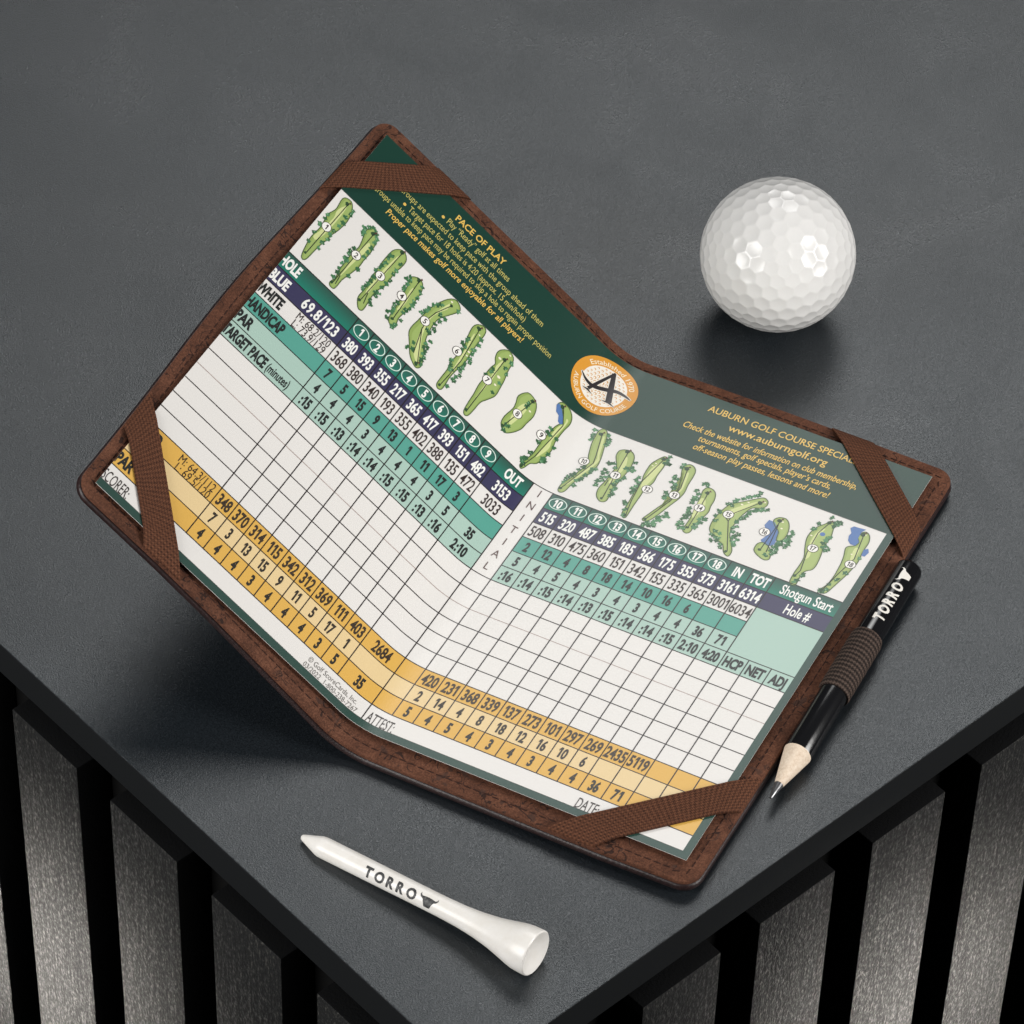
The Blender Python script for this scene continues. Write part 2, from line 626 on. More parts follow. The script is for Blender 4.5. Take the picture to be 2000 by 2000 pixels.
class Ink:
    """flat printed shapes gathered in card space, each with its own ink colour"""

    def __init__(self):
        self.f = []

    def poly(self, pts, col, w, grad=None):
        self.f.append(([(*p, w) for p in pts], [lin(col)] * len(pts) if grad is None else [lin(c) for c in grad]))

    def rect(self, u0, u1, v0, v1, col, w=0.02, bottom=None):
        g = None if bottom is None else [col, col, bottom, bottom]
        self.poly([(u0, v0), (u1, v0), (u1, v1), (u0, v1)], col, w, g)

    def line(self, pts, wid, col, w, closed=False):
        n = len(pts)
        for i in range(n if closed else n - 1):
            a, b = Vector(pts[i]), Vector(pts[(i + 1) % n])
            if (b - a).length < 1e-5:
                continue
            t = (b - a).normalized()
            nn = Vector((-t.y, t.x)) * wid / 2
            e = t * wid * 0.2
            self.poly([tuple(a - e + nn), tuple(b + e + nn), tuple(b + e - nn), tuple(a - e - nn)], col, w + 0.0002 * (i % 7))

    def ellipse(self, cu, cv, ru, rv, col, w, n=22):
        self.poly([(cu + ru * math.cos(2 * math.pi * i / n), cv + rv * math.sin(2 * math.pi * i / n)) for i in range(n)], col, w)

    def ring(self, cu, cv, ru, rv, wid, col, w, n=26):
        p = lambda i, k: (cu + (ru - wid * k) * math.cos(2 * math.pi * i / n), cv + (rv - wid * k) * math.sin(2 * math.pi * i / n))
        for i in range(n):
            self.poly([p(i, 0), p(i + 1, 0), p(i + 1, 1), p(i, 1)], col, w)

    def text(self, s, v, cap, col, u0=None, u1=None, uc=None, width=None, xs=0.57, bold=0.02, w=0.07, slant=0.0, clip=None):
        pts, faces, wd = glyphs(s, bold)
        if u0 is not None and u1 is not None:
            sx = (u1 - u0) / wd
            o = u0
        else:
            sx = width / wd if width else cap * xs
            o = uc - wd * sx / 2 if uc is not None else u0
        for f in faces:
            q = [(o + pts[i][0] * sx + pts[i][1] * cap * slant, v - pts[i][1] * cap) for i in f]
            if clip is not None:
                q = [(max(clip, a), b) for a, b in q]
            self.poly(q, col, w)

    def build(self, name, parent):
        bm = bmesh.new()
        cl = bm.loops.layers.float_color.new('ink')
        for pts, cols in self.f:
            vs = [bm.verts.new(p) for p in pts]
            try:
                f = bm.faces.new(vs)
            except ValueError:
                continue
            for lp, c in zip(f.loops, cols):
                lp[cl] = (*c, 1)
        cut_and_fold(bm)
        for f in bm.faces:
            f.normal_update()
            if f.normal.z < 0:
                f.normal_flip()
        return link(name, bm, PRINT, parent, None, recalc=False)


WHITE = (226, 223, 219)
DG = (17, 58, 47)
card = thing('golf_scorecard', 'printed golf scorecard of teal, white and gold rows tucked under the corner straps', 'scorecard', tuple(fold(UF, 20, -0.3) / MM))

# the card stock itself
bm = slab([(EL, VT), (ER, VT), (ER, VB), (EL, VB)], -0.14, 0.0, 0.02)
cl = bm.loops.layers.float_color.new('ink')
for f in bm.faces:
    for lp in f.loops:
        lp[cl] = (*lin(WHITE), 1)
cut_and_fold(bm)
sheet = link('card_stock', bm, PRINT, card)

k = Ink()
TEAL_T, TEAL_B = (46, 80, 70), (30, 122, 104)
PURP, HCP, PALE = (56, 54, 86), (86, 158, 143), (168, 196, 184)
GOLD, PGOLD = (218, 172, 82), (226, 200, 150)
k.rect(EL, ER, VT, VBAND, DG)
k.rect(EL, ER, VW, VB, (40, 70, 62))
k.rect(U14, ER, VBAND, VW, (40, 70, 62))
R = lambda i: i * RR
for a, b in ((EL, 0), (0, UO), (UR, U14)):
    k.rect(a, b, R(0), R(1), TEAL_T, 0.02, TEAL_B)
    k.rect(a, b, R(1), R(2), PURP)
for a, b in ((EL, UO), (UR, U9 + 2 * W2)):
    k.rect(a, b, R(3), R(4), HCP)
    k.rect(a, b, R(4), R(5), PALE)
k.rect(U9 + 2 * W2, U14, R(2), R(5), PALE)
k.rect(EL, UO, R(5), R(6), PALE)
k.rect(UR, U14, R(5), R(6), PALE)
k.rect(EL, U14, R(12), R(13), GOLD)
k.rect(EL, U14, R(13), R(14), PGOLD)
k.rect(EL, U14, R(14), R(15), GOLD)
LN = (34, 27, 27)


def hl(v, a, b, col=LN, wd=0.29):
    k.rect(a, b, v - wd / 2, v + wd / 2, col, 0.04)


def vl(u, a, b, col=LN, wd=0.30):
    k.rect(u - wd / 2, u + wd / 2, a, b, col, 0.046)


hl(VBAND, EL, U14, (70, 78, 74), 0.2)
hl(R(0), EL, U14)
for i in range(1, 6):
    hl(R(i), EL, UO)
    hl(R(i), UR, U14 if i in (1, 2, 5) else U9 + 2 * W2)
for i in range(6, 16):
    hl(R(i), EL, U14, (168, 150, 144) if i == 8 else LN, 0.2 if i == 8 else 0.29)
hl(VW, EL, U14, (90, 90, 86), 0.14)
for i in range(10):
    vl(i * C1, R(0), R(15))
vl(UO, R(0), VW)
for i in range(10):
    vl(UR + i * C1, R(0), R(15))
for i in (1, 2, 3, 4):
    vl(U9 + i * W2, R(0 if i < 3 else 5), R(15))

LCOL = [(i + 0.5) * C1 for i in range(9)] + [9 * C1 + OW / 2]
RCOL = [UR + (i + 0.5) * C1 for i in range(9)] + [U9 + (i + 0.5) * W2 for i in range(5)]
WT, BK = (238, 238, 234), (34, 36, 36)


def row(i, cols, vals, cap, col, bold, xs=0.53):
    for u, s in zip(cols, vals.split()):
        if s == '_':
            continue
        lim = 5.5 if len(s) < 4 else 5.9
        x = xs
        wd = glyphs(s, bold)[2] * cap * x
        if wd > lim:
            x *= lim / wd
        k.text(s, R(i + 0.5) + cap / 2, cap, col, uc=u, xs=x, bold=bold)


for cols, n0, nm in ((LCOL, 1, 9), (RCOL, 10, 9)):
    for j in range(nm):
        k.ring(cols[j], R(0.5), 2.55, 2.05, 0.26, (214, 232, 222), 0.05)
        k.text(str(n0 + j), R(0.5) + 1.4, 2.8, WT, uc=cols[j], xs=0.62, bold=0.04)
k.text('OUT', R(0.5) + 1.75, 3.5, WT, uc=LCOL[9] + 0.6, xs=0.52, bold=0.04)
k.text('IN', R(0.5) + 1.75, 3.5, WT, uc=RCOL[9], xs=0.52, bold=0.04)
k.text('TOT', R(0.5) + 1.75, 3.5, WT, uc=RCOL[10], xs=0.52, bold=0.04)
row(1, LCOL, '380 393 355 217 365 417 393 151 482 3153', 3.7, WT, 0.03)
row(2, LCOL, '368 380 340 193 355 402 388 135 472 3033', 3.8, (50, 38, 36), 0.012)
row(3, LCOL, '7 5 15 9 13 1 11 17 3', 3.4, BK, 0.045)
row(4, LCOL, '4 4 4 3 4 4 4 3 5 35', 3.4, BK, 0.045)
row(5, LCOL, ':15 :15 :13 :14 :14 :15 :15 :13 :16 2:10', 3.5, BK, 0.045)
row(12, LCOL, '348 370 314 115 342 312 369 111 403 2684', 3.8, (56, 44, 32), 0.03)
row(13, LCOL, '7 3 13 15 9 11 5 17 1', 3.5, (46, 40, 34), 0.035)
row(14, LCOL, '4 4 4 3 4 4 4 3 5 35', 3.5, (40, 36, 30), 0.045)
row(1, RCOL, '515 320 487 385 185 366 175 355 373 3161 6314', 3.7, WT, 0.03)
row(2, RCOL, '508 310 475 360 151 342 155 335 365 3001 6034', 3.8, (50, 38, 36), 0.012)
row(3, RCOL, '2 12 4 8 18 14 10 16 6', 3.4, BK, 0.045)
row(4, RCOL, '5 4 5 4 3 4 3 4 4 36 71', 3.4, BK, 0.045)
row(5, RCOL, ':16 :14 :15 :14 :13 :15 :14 :14 :15 2:10 4:20 HCP NET ADJ', 3.5, BK, 0.045)
row(12, RCOL, '420 231 368 339 137 273 101 297 269 2435 5119', 3.8, (56, 44, 32), 0.03)
row(13, RCOL, '2 14 4 8 18 12 16 10 6', 3.5, (46, 40, 34), 0.035)
row(14, RCOL, '5 4 5 4 3 4 3 4 4 36 71', 3.5, (40, 36, 30), 0.045)
lb = dict(bold=0.045, clip=EL + 0.02)
k.text('HOLE', R(0.5) + 1.8, 3.6, WT, u0=EL - 0.5, u1=-19.2, **lb)
k.text('BLUE', R(1.5) + 1.8, 3.6, WT, u0=EL - 0.4, u1=-19.2, **lb)
k.text('WHITE', R(2.5) + 1.8, 3.6, BK, u0=EL - 0.6, u1=-17.4, **lb)
k.text('HANDICAP', R(3.5) + 1.8, 3.6, BK, u0=EL - 0.5, u1=-13.1, **lb)
k.text('PAR', R(4.5) + 1.8, 3.6, BK, u0=EL - 0.3, u1=-20.0, **lb)
k.text('TARGET PACE', R(5.5) + 1.8, 3.6, BK, u0=EL - 0.5, u1=-11.2, **lb)
k.text('(minutes)', R(5.5) + 1.5, 2.9, BK, u0=-10.6, u1=-3.1, bold=0.02)
k.text('GOLD', R(12.5) + 1.8, 3.6, BK, u0=EL - 0.4, u1=-19.0, **lb)
k.text('PAR', R(14.5) + 1.8, 3.6, BK, u0=EL - 0.3, u1=-20.0, **lb)
k.text('SCORER:', 94.0, 3.4, (62, 56, 54), u0=EL - 0.2, u1=-17.0, bold=0.0, clip=EL + 0.02)
k.text('69.8/123', R(1.5) + 1.8, 3.7, WT, u0=-14.0, u1=-1.9, bold=0.03)
k.text('M: 68.2/120', 14.7, 2.5, (50, 38, 36), u0=-12.9, u1=-1.5, bold=0.0)
k.text('L: 73.9/129', 17.5, 2.5, (50, 38, 36), u0=-12.7, u1=-1.6, bold=0.0)
k.text('M: 64.3/112', 74.2, 2.6, (52, 40, 30), u0=-13.0, u1=-1.2, bold=0.0)
k.text('L: 69.5/120', 76.9, 2.6, (52, 40, 30), u0=-12.5, u1=-1.3, bold=0.0)
k.text('Shotgun Start', R(0.5) + 1.7, 3.5, WT, u0=137.1, u1=151.7, bold=0.015)
k.text('Hole #', R(1.5) + 1.7, 3.5, WT, u0=140.9, u1=148.0, bold=0.02)
k.text('\u00a9 Golf ScoreCards, Inc.', 91.7, 1.55, (120, 116, 112), u0=43.9, u1=60.4, bold=0.0)
k.text('03/2022  1-800-238-7267', 93.8, 1.45, (120, 116, 112), u0=43.5, u1=61.5, bold=0.0)
k.text('ATTEST:', 94.0, 3.4, (62, 56, 54), u0=64.5, u1=72.0, bold=0.0)
k.text('DATE:', 94.0, 3.4, (62, 56, 54), u0=123.2, u1=129.2, bold=0.0)
for i, ch in enumerate('INITIAL'):
    vv = -0.3 + 34.6 * (i + 0.5) / 7
    k.text(ch, vv + 1.4, 2.6, (92, 70, 66), uc=(UO + UR) / 2, xs=0.75, bold=0.0)
YL, YB = (196, 186, 104), (224, 186, 92)
k.text('PACE OF PLAY', -48.2, 2.15, YB, u0=3.5, u1=21.6, bold=0.02)
k.ellipse(0.6, -45.9, 0.5, 0.5, YB, 0.05, 12)
k.text('Play \u201cReady\u201d golf at all times', -45.1, 2.1, YL, u0=2.2, u1=25.2, bold=0.0)
k.text('Groups are expected to keep pace with the group ahead of them', -41.9, 2.1, YL, u0=-13.2, u1=40.0, bold=0.0)
k.ellipse(-9.6, -39.6, 0.5, 0.5, YB, 0.05, 12)
k.text('Target pace for 18 holes is 4:20 (approx. 15 min/hole)', -38.7, 2.1, YL, u0=-7.9, u1=35.3, bold=0.0)
k.text('Groups unable to keep pace may be required to skip a hole to regain proper position', -35.8, 2.1, YL, u0=-18.9, u1=46.9, bold=0.0)
k.text('Proper pace makes golf more enjoyable for all players!', -32.7, 2.1, YB, u0=-12.2, u1=38.0, bold=0.012, slant=0.12)
k.text('AUBURN GOLF COURSE SPECIALS', -47.5, 2.3, YB, u0=91.7, u1=135.6, bold=0.01)
k.text('www.auburngolf.org', -43.2, 2.6, YB, u0=99.6, u1=128.5, bold=0.01)
k.text('Check the website for information on club membership,', -39.0, 2.3, YB, u0=88.2, u1=139.1, bold=0.01, slant=0.12)
k.text('tournaments, golf specials, player\u2019s cards,', -35.9, 2.3, YB, u0=94.2, u1=132.9, bold=0.01, slant=0.12)
k.text('off-season play passes, lessons and more!', -32.5, 2.3, YB, u0=94.3, u1=133.7, bold=0.01, slant=0.12)
k.build('printed_table', card)

# round club emblem printed over the fold
e = Ink()
EU, EV = 63.3, -41.0
e.ellipse(EU, EV, 9.8, 9.8, (214, 148, 48), 0.06, 56)
e.ellipse(EU, EV, 6.8, 6.8, (234, 229, 219), 0.08, 44)
for i in range(-5, 6):
    for j in range(-5, 6):
        x, y = (i + 0.5 * (j % 2)) * 1.32, j * 1.14
        rr_ = math.hypot(x, y)
        if rr_ > 6.3:
            continue
        kf = math.cos(rr_ / 6.8 * 1.25)
        s = 0.50 * (0.55 + 0.45 * kf)
        e.ellipse(EU + x, EV + y, s * (0.8 + 0.3 * kf), s * 0.95, (206, 152, 84), 0.10, 10)
        e.ellipse(EU + x - 0.08, EV + y + 0.12, s * 0.62, s * 0.55, (240, 234, 224), 0.115, 10)


def arc_text(s, r, a0, a1, cap, inward, col):
    """letters along a circle: angles in degrees, clockwise from the top of the emblem"""
    pts, faces, wd = glyphs(s, 0.01)
    for f in faces:
        q = []
        for i in f:
            x, y = pts[i]
            a = math.radians(a0 + (a1 - a0) * x / wd)
            rad = r + (cap * y if not inward else -cap * y)
            q.append((EU + rad * math.sin(a), EV - rad * math.cos(a)))
        e.poly(q, col, 0.10)


arc_text('Established 1970', 7.25, -58, 66, 1.5, False, (240, 226, 196))
arc_text('AUBURN GOLF COURSE', 8.95, 258, 106, 1.4, True, (240, 226, 196))


def emb(pts, col, w):
    e.poly([(a, b) for a, b in pts], col, w)


def blade(pts, wids, col, w):
    """a stroke of changing width"""
    n = len(pts)
    sd = []
    for i in range(n):
        t = (Vector(pts[min(i + 1, n - 1)]) - Vector(pts[max(i - 1, 0)])).normalized()
        nn = Vector((-t.y, t.x)) * wids[i] / 2
        sd.append((tuple(Vector(pts[i]) + nn), tuple(Vector(pts[i]) - nn)))
    for i in range(n - 1):
        e.poly([sd[i][0], sd[i + 1][0], sd[i + 1][1], sd[i][1]], col, w + 0.0004 * i)


def crom(pts, n=6, closed=False):
    out = []
    k_ = len(pts)
    rng = range(k_) if closed else range(k_ - 1)
    for i in rng:
        g = (lambda j: Vector(pts[j % k_])) if closed else (lambda j: Vector(pts[max(0, min(k_ - 1, j))]))
        p0, p1, p2, p3 = g(i - 1), g(i), g(i + 1), g(i + 2)
        for s in range(n):
            t = s / n
            out.append(tuple(0.5 * ((2 * p1) + (p2 - p0) * t + (2 * p0 - 5 * p1 + 4 * p2 - p3) * t * t + (3 * p1 - p0 - 3 * p2 + p3) * t ** 3)))
    if not closed:
        out.append(tuple(pts[-1]))
    return out


sw = crom([(55.9, -40.9), (58.2, -39.6), (60.9, -39.3), (64.2, -40.7), (67.2, -42.0), (69.8, -41.8), (71.9, -41.0)], 5)
nw = len(sw)
wl = [1.25 * math.sin(math.pi * min(1, max(0.02, i / (nw - 1)))) ** 0.8 + 0.08 for i in range(nw)]
for grow, colr, w in ((0.5, (238, 230, 216), 0.13), (0.0, (40, 36, 38), 0.15)):
    blade(sw, [x + grow for x in wl], colr, w)
    blade([(64.0, -47.5), (61.9, -42.2), (60.2, -37.6)], [0.75 + grow, 0.95 + grow, 1.05 + grow], colr, w + 0.01)
    blade([(63.7, -47.2), (65.4, -42.0), (67.0, -37.2)], [1.2 + grow, 1.65 + grow, 1.8 + grow], colr, w + 0.02)
    blade([(58.6, -36.9), (60.2, -37.2), (61.9, -36.7)], [0.1 + grow, 0.7 + grow, 0.1 + grow], colr, w + 0.025)
    blade([(65.0, -36.8), (67.0, -37.2), (69.0, -36.6)], [0.1 + grow, 0.8 + grow, 0.1 + grow], colr, w + 0.028)
e.build('round_emblem', card)

# hole maps: traced outlines in card millimetres
HOLES = {
 1: ([[(-22.8,-26.8),(-21.1,-27.2),(-19.8,-26.0),(-18.8,-23.3),(-18.5,-20.3),(-18.9,-16.5),(-19.5,-13.8),(-19.6,-11.5),(-20.1,-8.1),(-20.3,-5.0),(-20.5,-2.3),(-21.1,-1.3),(-22.0,-1.8),(-22.7,-4.6),(-23.2,-7.8),(-23.2,-10.3),(-23.0,-13.4),(-23.4,-16.6),(-23.7,-18.4),(-22.9,-21.4),(-23.1,-23.7),(-23.3,-25.5)]],[(-22.2,-9.0),(-23.0,-9.7),(-22.5,-12.7),(-21.9,-18.8),(-22.4,-21.1),(-22.1,-23.2),(-21.1,-24.8),(-20.7,-21.1),(-20.9,-12.9),(-21.7,-9.5)],[[(-21.6,-3.9),(-21.2,-25.9)]],(-21.8,-14.9),[(-23.8,-18.2),(-23.6,-16.8),(-23.8,-14.1),(-23.5,-10.7),(-23.2,-7.3),(-23.1,-14.1),(-19.1,-25.3),(-19.0,-23.9),(-19.3,-22.0),(-19.1,-19.7),(-19.5,-17.9),(-19.7,-15.6),(-19.6,-12.0),(-19.9,-9.9),(-19.9,-7.9),(-19.8,-13.8)],[],[],[]),
 2: ([[(-13.0,-24.3),(-12.2,-26.2),(-10.5,-25.6),(-9.1,-23.1),(-8.5,-19.2),(-8.6,-15.3),(-8.5,-12.6),(-9.1,-9.0),(-9.8,-5.4),(-9.8,-2.9),(-10.1,-1.3),(-11.3,-1.2),(-11.9,-2.1),(-11.5,-4.5),(-12.0,-7.2),(-12.1,-10.9),(-12.2,-14.5),(-11.8,-17.4),(-12.3,-20.2),(-13.0,-22.3)]],[(-11.3,-17.2),(-11.0,-18.3),(-10.5,-21.1),(-9.5,-20.1),(-9.7,-16.9),(-10.3,-11.7),(-10.7,-6.8),(-10.9,-5.6),(-11.0,-9.7)],[[(-11.3,-2.9),(-10.9,-24.7)],[(-10.5,-2.9),(-10.9,-6.1)]],(-11.0,-14.9),[(-13.2,-22.6),(-13.6,-23.7),(-13.0,-24.9),(-12.0,-25.9),(-10.8,-25.7),(-9.5,-23.9),(-9.3,-22.4),(-9.1,-20.1),(-8.9,-18.3),(-8.9,-16.2),(-12.8,-16.0),(-13.0,-14.7),(-12.9,-13.6),(-12.7,-11.8),(-12.1,-11.3),(-12.4,-9.7),(-12.3,-7.7),(-12.1,-6.3),(-11.9,-4.1),(-8.4,-11.9),(-9.0,-7.8),(-10.3,-25.0),(-13.2,-21.6)],[],[],[]),
 3: ([[(-4.3,-24.6),(-3.6,-26.2),(-2.3,-27.3),(-0.8,-27.0),(0.3,-25.4),(0.3,-22.8),(-0.1,-19.9),(-0.0,-16.7),(-0.1,-13.7),(-0.9,-10.8),(-0.9,-7.8),(-0.6,-4.9),(-0.6,-2.8),(-1.6,-2.2),(-2.9,-3.5),(-3.7,-5.4),(-3.6,-8.8),(-4.2,-12.2),(-4.3,-15.9),(-4.5,-19.3),(-4.5,-21.8)]],[(-2.4,-23.8),(-2.0,-24.7),(-1.9,-17.4),(-2.2,-11.7),(-2.3,-8.3),(-3.0,-8.3),(-3.1,-13.1),(-3.0,-18.1)],[[(-2.7,-5.0),(-1.8,-27.0)],[(-1.5,-4.7),(-2.3,-8.3)]],(-2.6,-15.5),[(-3.9,-22.0),(-3.9,-20.0),(-3.9,-18.4),(-4.2,-17.2),(-4.4,-16.1),(-3.7,-13.6),(-4.0,-12.0),(-4.0,-10.9),(-4.1,-9.5),(-4.2,-8.2),(-3.7,-23.2),(0.1,-20.6),(-0.1,-19.4),(-0.0,-16.7),(0.2,-15.3),(-0.3,-13.0),(-0.0,-10.5),(-0.3,-9.4),(-0.5,-7.1),(0.0,-5.9),(-1.0,-10.6),(-0.4,-23.3)],[],[],[]),
 4: ([[(3.9,-22.5),(5.1,-23.9),(6.5,-24.3),(7.9,-23.3),(8.7,-21.0),(8.8,-17.8),(9.0,-14.8),(8.5,-12.1),(8.2,-9.4),(8.6,-7.4),(7.8,-6.0),(6.6,-6.3),(5.9,-8.3),(5.8,-11.5),(5.4,-15.2),(5.0,-17.9),(4.5,-20.7)]],[(6.0,-19.5),(6.5,-20.2),(7.2,-15.1),(6.9,-11.9),(6.3,-11.3),(6.2,-16.0)],[[(7.1,-8.1),(6.4,-24.1)]],(5.2,-15.7),[(3.7,-21.4),(3.8,-22.3),(4.6,-22.0),(4.3,-20.0),(4.5,-18.6),(4.6,-17.5),(5.2,-12.9),(5.0,-11.8),(5.5,-10.4),(5.0,-8.6),(5.4,-7.0),(8.0,-22.6),(8.5,-20.8),(8.7,-19.0),(8.7,-17.4),(9.0,-16.0),(9.0,-14.4),(8.4,-13.3),(8.3,-11.9),(8.9,-9.4),(8.4,-7.1),(8.4,-5.5),(5.6,-9.2)],[],[],[]),
 5: ([[(14.4,-23.8),(15.4,-26.0),(16.8,-27.6),(18.4,-27.6),(19.8,-26.3),(19.4,-24.6),(18.1,-21.9),(16.8,-19.2),(16.5,-16.4),(16.8,-13.4),(17.4,-10.5),(19.0,-7.5),(20.2,-4.7),(20.8,-2.7),(20.0,-1.3),(18.3,-1.8),(16.4,-3.2),(14.3,-6.1),(12.7,-8.3),(12.3,-10.4),(12.6,-13.5),(12.9,-17.2),(13.4,-20.6)]],[(16.5,-25.4),(15.1,-20.1),(14.5,-16.5),(14.8,-12.3),(15.8,-7.8),(17.2,-4.1),(19.5,-2.7),(18.1,-6.4),(16.0,-10.9),(15.0,-16.7),(15.7,-20.3),(17.0,-23.5)],[[(17.4,-25.6),(15.1,-19.7),(14.5,-16.5),(14.8,-12.3),(19.5,-2.7)],[(14.8,-12.3),(17.0,-4.4)]],(14.2,-15.0),[(14.9,-23.1),(14.1,-22.2),(13.5,-21.1),(12.8,-19.5),(12.9,-18.3),(12.6,-17.2),(12.0,-16.1),(18.1,-20.3),(17.6,-18.4),(16.9,-16.4),(17.5,-15.0),(16.9,-13.2),(18.7,-11.1),(18.2,-9.8),(19.0,-9.0),(18.4,-7.9),(19.2,-7.7),(19.1,-6.3),(20.1,-5.8),(20.0,-4.5),(14.8,-4.3),(15.3,-6.9),(16.0,-5.3),(20.5,-3.1),(19.8,-25.5),(16.7,-20.3),(15.9,-13.7)],[(16.7,-26.3,0.36)],[],[]),
 6: ([[(25.3,-25.6),(26.1,-27.1),(27.6,-27.9),(28.8,-27.1),(29.1,-25.1),(29.0,-22.5),(29.1,-19.3),(29.3,-16.3),(29.4,-13.6),(28.9,-10.6),(28.6,-7.0),(28.8,-4.5),(28.8,-2.0),(27.8,-1.3),(26.9,-2.3),(26.8,-5.0),(26.8,-8.2),(26.3,-10.9),(26.6,-14.1),(26.8,-17.5),(26.0,-20.3),(25.4,-23.3)]],[(26.6,-22.6),(26.9,-23.7),(27.7,-18.2),(28.3,-13.1),(28.4,-8.3),(28.1,-7.7),(27.7,-12.5),(27.2,-18.4)],[[(27.8,-2.9),(28.1,-7.7),(28.3,-13.6),(27.1,-26.5)]],(25.9,-15.2),[(26.0,-18.7),(26.2,-20.1),(26.3,-21.0),(26.7,-18.2),(26.7,-16.6),(29.2,-23.9),(29.5,-21.8),(29.3,-19.5),(29.8,-18.1),(29.7,-16.3),(30.3,-15.4),(29.6,-13.8),(29.8,-12.4),(29.2,-11.3),(30.0,-11.0),(30.4,-9.4),(29.9,-8.5),(29.3,-7.0),(30.2,-7.2),(29.7,-4.2),(26.1,-11.8),(26.5,-10.7),(26.7,-9.7),(27.5,-8.9)],[(28.5,-17.8,0.39),(28.7,-16.4,0.31),(28.0,-24.6,0.26)],[],[]),
 7: ([[(34.7,-24.9),(35.4,-26.6),(37.0,-27.9),(39.0,-27.2),(39.7,-25.3),(40.1,-22.0),(40.7,-19.5),(41.1,-16.2),(41.3,-13.2),(40.3,-10.5),(39.2,-8.0),(39.0,-4.6),(38.7,-1.9),(37.9,-1.1),(37.0,-2.0),(36.6,-5.2),(36.4,-8.6),(36.0,-11.8),(36.0,-14.5),(35.7,-17.1),(35.8,-19.6),(36.1,-21.2),(35.1,-22.8)]],[(37.3,-24.2),(36.6,-20.9),(37.1,-19.1),(37.3,-12.4),(37.4,-9.7),(37.4,-8.1),(37.7,-10.8),(38.0,-16.8),(37.5,-22.3)],[[(37.6,-3.1),(37.6,-7.9),(37.6,-24.8)]],(37.0,-15.2),[(36.5,-19.6),(36.4,-18.6),(39.1,-22.5),(40.0,-21.1),(40.1,-17.5),(40.1,-13.5),(39.4,-25.3),(35.8,-16.4)],[(36.2,-23.7,0.47),(39.0,-18.7,0.52),(39.5,-15.9,0.39),(38.0,-26.9,0.31)],[],[]),
 8: ([[(46.3,-18.9),(47.9,-21.9),(50.4,-21.8),(52.0,-20.4),(52.9,-17.3),(52.5,-13.7),(52.2,-10.9),(50.7,-7.8),(49.0,-6.2),(47.0,-7.7),(46.6,-10.4),(47.2,-14.3),(46.9,-16.4)]],[(48.1,-16.1),(49.2,-18.8),(50.4,-17.0),(49.9,-12.4),(49.1,-9.2),(48.0,-12.0)],[[(47.9,-7.9),(50.5,-21.1)]],(49.0,-14.0),[(49.6,-19.3),(49.8,-17.9),(48.3,-8.3),(49.4,-8.7),(48.5,-6.9)],[(51.3,-17.6,0.36)],[],[]),
 9: ([[(56.2,-25.8),(56.6,-27.5),(57.9,-28.1),(59.8,-27.7),(61.4,-26.1),(62.1,-23.7),(61.8,-20.9),(61.7,-18.4),(61.7,-15.6),(62.2,-13.3),(62.2,-11.0),(61.8,-8.5),(61.1,-5.9),(59.7,-4.5),(59.1,-2.3),(58.5,-1.2),(57.7,-1.9),(58.0,-4.2),(58.7,-7.3),(58.7,-11.0),(58.6,-14.0),(59.0,-16.5),(59.2,-19.5),(59.7,-21.2),(59.9,-22.6),(58.5,-25.5),(57.0,-26.3)]],[(60.9,-22.5),(60.0,-20.8),(59.7,-17.6),(60.1,-14.8),(60.1,-12.4),(59.9,-7.4),(60.9,-10.0),(61.4,-12.9),(60.8,-15.6),(61.2,-19.9),(61.3,-24.0),(60.5,-24.4)],[[(58.4,-2.3),(59.6,-7.5),(60.3,-15.4),(60.8,-21.9),(57.9,-27.0)]],(57.6,-14.4),[(58.5,-18.3),(58.5,-16.7),(59.4,-16.4),(58.0,-7.4),(57.3,-4.2),(57.5,-3.3),(58.3,-3.0),(61.7,-16.8),(62.4,-13.5),(62.4,-10.7),(62.4,-8.2),(61.8,-8.5),(58.3,-12.1),(58.2,-4.9),(59.1,-18.5),(61.8,-7.4)],[],[[(56.1,-25.7),(56.3,-26.8),(57.5,-26.5),(59.6,-23.9),(60.5,-22.2),(59.9,-21.5),(59.0,-21.9),(58.2,-23.6),(57.0,-24.0)]],[]),
 10: ([[(69.5,-26.7),(70.3,-28.0),(71.6,-27.5),(72.7,-24.9),(73.8,-21.1),(74.7,-17.6),(75.1,-14.6),(74.7,-12.0),(73.7,-9.1),(72.6,-7.0),(72.1,-4.7),(71.7,-2.2),(70.8,-1.3),(69.9,-1.9),(69.8,-4.3),(70.8,-7.2),(71.7,-10.8),(72.4,-13.9),(71.2,-17.3),(70.0,-21.4),(69.6,-24.4)]],[(71.5,-25.0),(72.1,-25.0),(73.8,-18.7),(74.6,-15.5),(71.6,-5.6),(71.0,-5.7),(73.8,-15.5),(72.8,-19.7)],[[(70.4,-3.0),(73.7,-15.1),(73.0,-18.2),(70.8,-26.3)]],(71.2,-14.6),[(68.5,-26.5),(68.7,-25.0),(68.9,-23.5),(69.2,-22.5),(72.7,-26.5),(73.5,-25.3),(73.6,-24.2),(73.8,-22.7),(72.0,-12.5),(71.3,-11.0),(71.0,-9.6),(70.8,-8.3),(70.2,-7.2),(69.9,-6.3),(69.7,-5.0),(75.3,-13.6),(74.8,-12.5),(74.3,-11.8),(74.0,-10.1),(73.4,-8.6),(73.0,-7.2),(72.6,-5.4)],[],[],[]),
